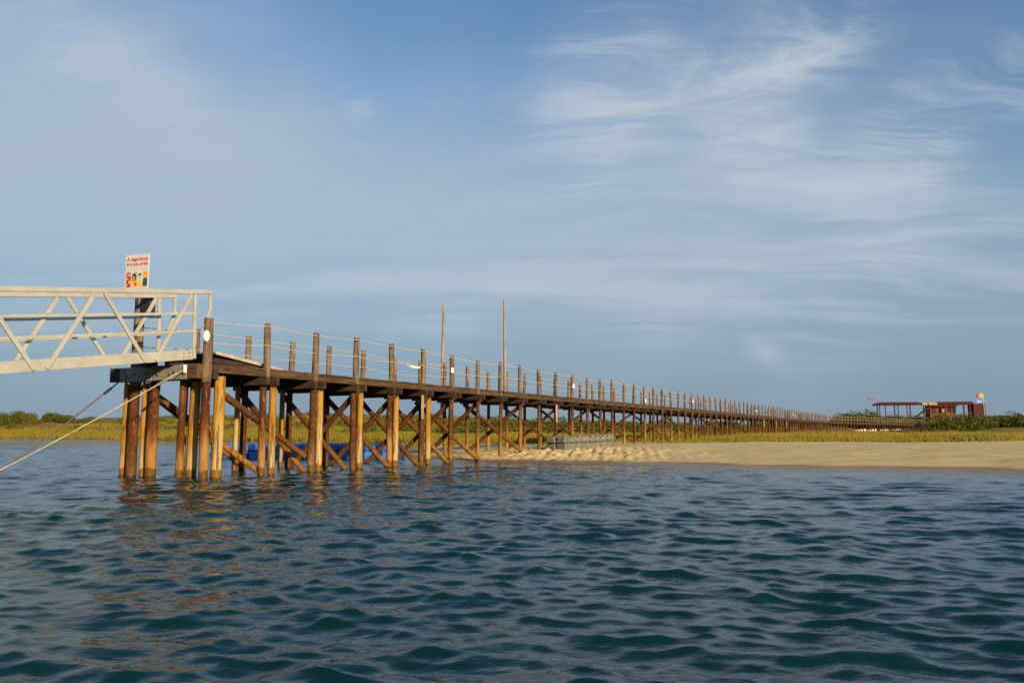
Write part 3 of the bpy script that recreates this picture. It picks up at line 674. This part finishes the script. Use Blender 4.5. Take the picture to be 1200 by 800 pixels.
clump = fbm(gx, gy, .35, 62, 3)
left_ = gx < -10
dens = np.where(left_, 1.0, .92) * np.clip(.75 + .7 * clump, .15, 1) * np.where(e_ > 10, np.where(left_, .75, np.clip(.5 - e_ / 70, .05, 1)), 1)
keep = (dd_ > .25) & (left_ | (gy > edge)) & (rng.uniform(0, 1, n) < dens) & (rr < 210)
gx, gy, clump, left_ = gx[keep], gy[keep], clump[keep], left_[keep]
hg = np.where(left_, .62, .46) * (1 + .25 * fbm(gx, gy, .18, 63, 3)) * (1 + .25 * clump) * np.where(left_, 1.0, np.clip(.35 + (gy - edge[keep]) / 7, .35, 1.0))
g_ = grass('marsh_grass', gx, gy, np.maximum(hg, .2), M_GRASS, 4); g_['label'] = 'yellow green marsh grass on the bank and behind the sand'
print('grass tufts', len(gx))
# low scrub on the dunes: a mass nobody could count
def cluster(nl, lobes, leaf, seed, upright=.4):
    r = np.random.default_rng(seed); V = []
    ctr = np.stack([r.uniform(-.62, .62, lobes), r.uniform(-.5, .5, lobes), r.uniform(.18, .62, lobes)], -1); rad = r.uniform(.22, .42, lobes)
    li = r.integers(0, lobes, nl); u = r.normal(size=(nl, 3)); u /= np.linalg.norm(u, axis=1)[:, None]; q_ = r.uniform(.55, 1.06, nl) ** .7
    c_ = ctr[li] + u * (rad[li] * q_)[:, None]; c_[:, 2] = np.abs(c_[:, 2])
    a = r.normal(size=(nl, 3)); a /= np.linalg.norm(a, axis=1)[:, None]; b = np.cross(a, r.normal(size=(nl, 3))); b /= np.linalg.norm(b, axis=1)[:, None]
    s = leaf * r.uniform(.6, 1.4, nl)[:, None]
    return np.stack([c_ - a * s - b * s * .5, c_ + a * s * .3 - b * s * .6, c_ + a * s + b * s * .5, c_ - a * s * .3 + b * s * .6], 1)
scr = []
srng = np.random.default_rng(5)
ns = 330
saz = srng.uniform(R(-40), R(40), ns * 3); sr = srng.uniform(118, 235, ns * 3); sx, sy = sr * np.sin(saz), sr * np.cos(saz); se = sy - np.interp(sx, DUNE_X, DUNE_Y)
ok = np.where((se > np.where(sx < -30, 18, -4)) & (se < 75) & ((sx < 60) | (se > 8)) & ~((sx > 70) & (sx < 135) & (se < 30)))[0][:ns]
protos = [cluster(260, 6, .075, 100 + i) for i in range(5)]
for i in ok:
    w = srng.uniform(1.6, 4.2) * (1.0 if sx[i] > -35 else .7); h = srng.uniform(.45, .75) * min(w, 3.2) * .75; th = srng.uniform(0, 6.28); q_ = protos[srng.integers(0, 5)].copy()
    c_, s_ = math.cos(th), math.sin(th); xx, yy = q_[..., 0] * w, q_[..., 1] * w
    scr.append(np.stack([sx[i] + xx * c_ - yy * s_, sy[i] + xx * s_ + yy * c_, gz(sx[i], sy[i]) - .12 * h + q_[..., 2] * h * 1.2], -1))
V = np.concatenate(scr).reshape(-1, 3); o = obj('dune_scrub', soup('dune_scrub', V, np.arange(len(V)).reshape(-1, 4), M_SCRUB)); o['kind'] = 'stuff'; o['label'] = 'low green scrub covering the dunes'
# bushes that stand out
def bush(x, y, w, h, label, seed, m=M_BUSH, grp=None):
    z = gz(x, y)
    if h > 400: h = CAM_H + (505.5 - h) * y / 933 - z; h *= 1.06
    root = empty('bush', (x, y, z)); tag(root, label, 'bush', grp)
    q_ = cluster(4600, 20, .036, seed); q_ = q_ * np.array([w * .62, w * .5, h * 1.02]); q_[..., 2] -= .08 * h
    obj('foliage', soup('foliage', q_.reshape(-1, 3), np.arange(q_.size // 3).reshape(-1, 4), m), root)
    parts = []
    r = random.Random(seed)
    for i in range(5):
        a = r.uniform(0, 6.28); e = Vector((math.cos(a) * w * .25, math.sin(a) * w * .25, h * .5)); parts.append(tube_vf([(0, 0, -.3), e * .5 + Vector((0, 0, h * .1)), e], .06, 5))
    obj('stem', mesh('stem', *join(parts), M_BARK), root); return root
def px(u, y): return (u - 600) / 933 * y
YB = 186
bush(px(4, YB), YB, 5.2, 480, 'rounded dark green bush at the far left edge of the marsh', 201)
bush(px(17, YB), YB + 2, 4.6, 477.5, 'tallest rounded green bush on the left bank', 202)
bush(px(36, YB), YB, 4.2, 482, 'yellow green low bush right of the tallest bush', 203, M_SCRUB)
bush(px(47, YB), YB + 6, 4.8, 481.5, 'olive green bush in the middle of the left bushes', 204)
bush(px(65, YB), YB + 4, 5.0, 485, 'low flat green bush at the right end of the left bushes', 205)
bush(px(990, 232), 232, 10, 482.5, 'dark green bush above the far pier railing, left one', 206)
bush(px(1012, 230), 230, 12, 479.5, 'broad dark green bush between the pier railing and red frame', 207)
bush(px(1036, 226), 226, 12, 485, 'low green bush under the left end of the red frame', 208)
bush(px(1060, 224), 224, 12, 485.5, 'low green bush in front of the red frame columns', 209)
bush(px(1103, 199), 199, 9.5, 483, 'green bush beside the landward end of the pier', 210)
bush(px(1122, 200), 200, 10, 483, 'dense green bush in front of the orange hut', 211)
bush(px(1140, 202), 202, 8.5, 485.5, 'green bush in front of the dark red panel', 212)
bush(px(1162, 206), 206, 9, 484, 'dark green bush right of the dark red panel', 213)
bush(px(1181, 206), 206, 10, 481.5, 'rounded dark green bush near the right edge of the dunes', 214)
bush(px(1204, 205), 205, 10, 483, 'dark green bush cut by the right edge', 215)

# ------------------------------------------------------------------ beach pavilion on the dune
YP = 236.0; K = YP / 933
def pz(v): return CAM_H + (505.5 - v) * K
pav = empty('beach_pavilion', (px(1026, YP), YP, pz(489))); tag(pav, 'open red steel frame pavilion with orange hut on the dune', 'building')
po = Vector(pav.location)
def pbox(name, u0, u1, v0, v1, y0, y1, m, parent=pav, bev=.02):
    v, f = bevel_box_vf(px(u0, YP) - po.x, px(u1, YP) - po.x, y0, y1, pz(v1) - po.z, pz(v0) - po.z, bev); return obj(name, mesh(name, v, f, m), parent)
for u in (1026, 1046.5, 1065, 1081, 1106, 1127.5, 1134.5): pbox('column', u, u + 1.5, 474.2, 494, 0, .35, M_RUST)
for u in (1034.5, 1041.5, 1053, 1057, 1067.8, 1090, 1115): pbox('column', u, u + .8, 474.2, 494, 6.4, 6.7, M_RUST if u != 1053 else M_STEEL)
pbox('roof_beam', 1025.6, 1140, 472.6, 474.4, -.15, .2, M_RUST); pbox('roof_beam', 1025.6, 1140, 472.8, 474.5, 6.3, 6.8, M_RUST)
for i in range(15): u = 1028 + i * 7.8; pbox('rafter', u, u + .7, 471.9, 472.6, -.2, 7.0, M_RUST)
for u0, u1 in ((1030, 1078), (1098, 1138)): pbox('roof_panel', u0, u1, 471.5, 471.9, .2, 6.6, M_RUST)
for u0, u1 in ((1079.5, 1086), (1087, 1097)): pbox('roof_panel', u0, u1, 472.2, 475.2, -.5, -.2, M_TAN)
hut = pbox('hut_wall', 1090, 1120, 475.2, 494, 1.2, 6.0, M_BRICK)
for u0, u1, v0, v1, m_ in ((1093, 1096.5, 477, 484, M_RUST), (1111, 1115, 479, 482.5, M_GLASSD), (1103.5, 1107.5, 480, 483, M_TAN), (1117, 1120.3, 477, 484, M_GLASSD)): pbox('window', u0, u1, v0, v1, 1.08, 1.22, m_, hut)
pbox('hut_awning', 1088, 1121, 475.2, 477, .2, 1.3, M_RUST)
v, f = beam_vf(Vector((px(1072, YP), YP - .6, pz(488))) - po, Vector((px(1090, YP), YP - .6, pz(476))) - po, 1.4, .35); obj('stair', mesh('stair', v, f, M_DARK), pav)
pbox('side_panel', 1138.5, 1152, 474.0, 494, -.5, 5.0, M_RUST)
pav.rotation_euler = (0, 0, R(-14)); pav.scale = (.90, 1, 1)
sg = empty('roof_sign', (px(1146, YP - 6.6), YP - 6.6, pz(474.1))); tag(sg, 'blue sign with white lettering on top of the dark red panel', 'sign')
v, f = bevel_box_vf(-1.05, 1.05, -.06, .06, .15, 1.35, .02); obj('board', mesh('board', v, f, flat((.03, .13, .42))), sg)
for x_ in (-.7, .7): v, f = box_vf(x_ - .04, x_ + .04, -.04, .04, 0, .16); obj('leg', mesh('leg', v, f, M_STEEL), sg)
V = [(x, yy, z) for yy in (-.075, -.068) for x, z in ((-.45, .55), (.1, .5), (.6, .75), (.5, .95), (-.1, .85), (-.5, .8))]
obj('emblem', mesh('emblem', V, [(5, 4, 3, 2, 1, 0), (6, 7, 8, 9, 10, 11)] + [(i, (i + 1) % 6, (i + 1) % 6 + 6, i + 6) for i in range(6)], F_W), sg)
def flag(name, label, u, y, v_base, v_top, fw, fh, mats, side, polr=.05, tail=1.0):
    k_ = y / 933; z0 = CAM_H + (505.5 - v_base) * k_; z1 = CAM_H + (505.5 - v_top) * k_
    root = empty(name, (px(u, y), y, z0)); tag(root, label, 'flag')
    v, f = tube_vf([(0, 0, 0), (0, 0, z1 - z0)], polr, 7); obj('pole', mesh('pole', v, f, M_WHITE if polr > .04 else M_STEEL), root)
    nm = len(mats)
    for j, m_ in enumerate(mats):
        V, F = [], []
        for th in (0, .02):
            for i in range(9):
                for w_ in (0, 1):
                    fx = (j + i / 8) / nm; hh = fh * (1 - (1 - tail) * fx); V.append((side * fw * fx, math.sin(fx * 7) * .18 * fx + th, z1 - z0 - .05 - (fh - hh) / 2 - w_ * hh - .12 * fx * math.sin(fx * 3)))
        for i in range(8):
            F.append((i * 2, i * 2 + 1, i * 2 + 3, i * 2 + 2)); F.append((18 + i * 2 + 2, 18 + i * 2 + 3, 18 + i * 2 + 1, 18 + i * 2))
            for a_ in (0, 1): F.append((i * 2 + a_, i * 2 + 2 + a_, i * 2 + 20 + a_, i * 2 + 18 + a_))
        F += [(0, 18, 19, 1), (16, 17, 35, 34)]
        obj('cloth', mesh('cloth', V, F, m_), root)
    return root
flag('flag', 'yellow and orange flag on white pole above the dark red panel', 1151.3, YP - 7.6, 492, 461, 1.9, 1.15, [flat((.45, .30, .05)), flat((.35, .14, .07))], -1)
flag('windsock', 'thin red windsock flying left of the red frame', 1025.8, 250.0, 492, 466.8, 2.6, .55, [flat((.20, .010, .010))], -1, .03, .45)
# small white boats drawn up behind the pier
def boat(u, y, w, label, rz, seed):
    r = random.Random(seed); x = px(u, y); z = gz(x, y); L = w; root = empty('small_boat', (x, y, z)); root.rotation_euler = (0, 0, rz); tag(root, label, 'boat', 'white boats drawn up behind the pier')
    V, F = [], []; n = 9
    for i in range(n):
        f = i / (n - 1); hb = .62 * (1 - max(0, (f - .45) / .55) ** 2.2) + .02; sh = .62 + .22 * f * f; kz = .02 + .35 * max(0, f - .7) ** 1.5
        for yy, zz_ in ((-hb, sh), (-hb * .85, sh * .45), (0, kz), (hb * .85, sh * .45), (hb, sh), (hb * .86, sh - .02), (0, .22 + kz), (-hb * .86, sh - .02)): V.append(((f - .5) * L, yy, zz_))
    for i in range(n - 1):
        for k_ in range(8): a_, b_ = i * 8 + k_, i * 8 + (k_ + 1) % 8; F.append((a_, b_, b_ + 8, a_ + 8))
    F += [tuple(range(8))[::-1], tuple(range((n - 1) * 8, n * 8))]
    obj('hull', mesh('hull', V, F, M_WHITE), root); v, f = box_vf(-.15, .15, -.5, .5, .42, .47); obj('thwart', mesh('thwart', v, f, M_TAN), root)
for i, (u, lab) in enumerate(((1006, 'small white boat on the dune seen under the far pier, leftmost'), (1019, 'small white boat second from left under the far pier'), (1033, 'small white boat third from left under the far pier'), (1048, 'small white boat fourth from left under the far pier'), (1058, 'small white boat on the dune seen under the far pier, rightmost'))):
    yb_ = 185.0
    while gz(px(u, yb_), yb_) < 1.15: yb_ += 1.0
    boat(u, yb_, 2.5, lab, R(-8 + 7 * i), i)
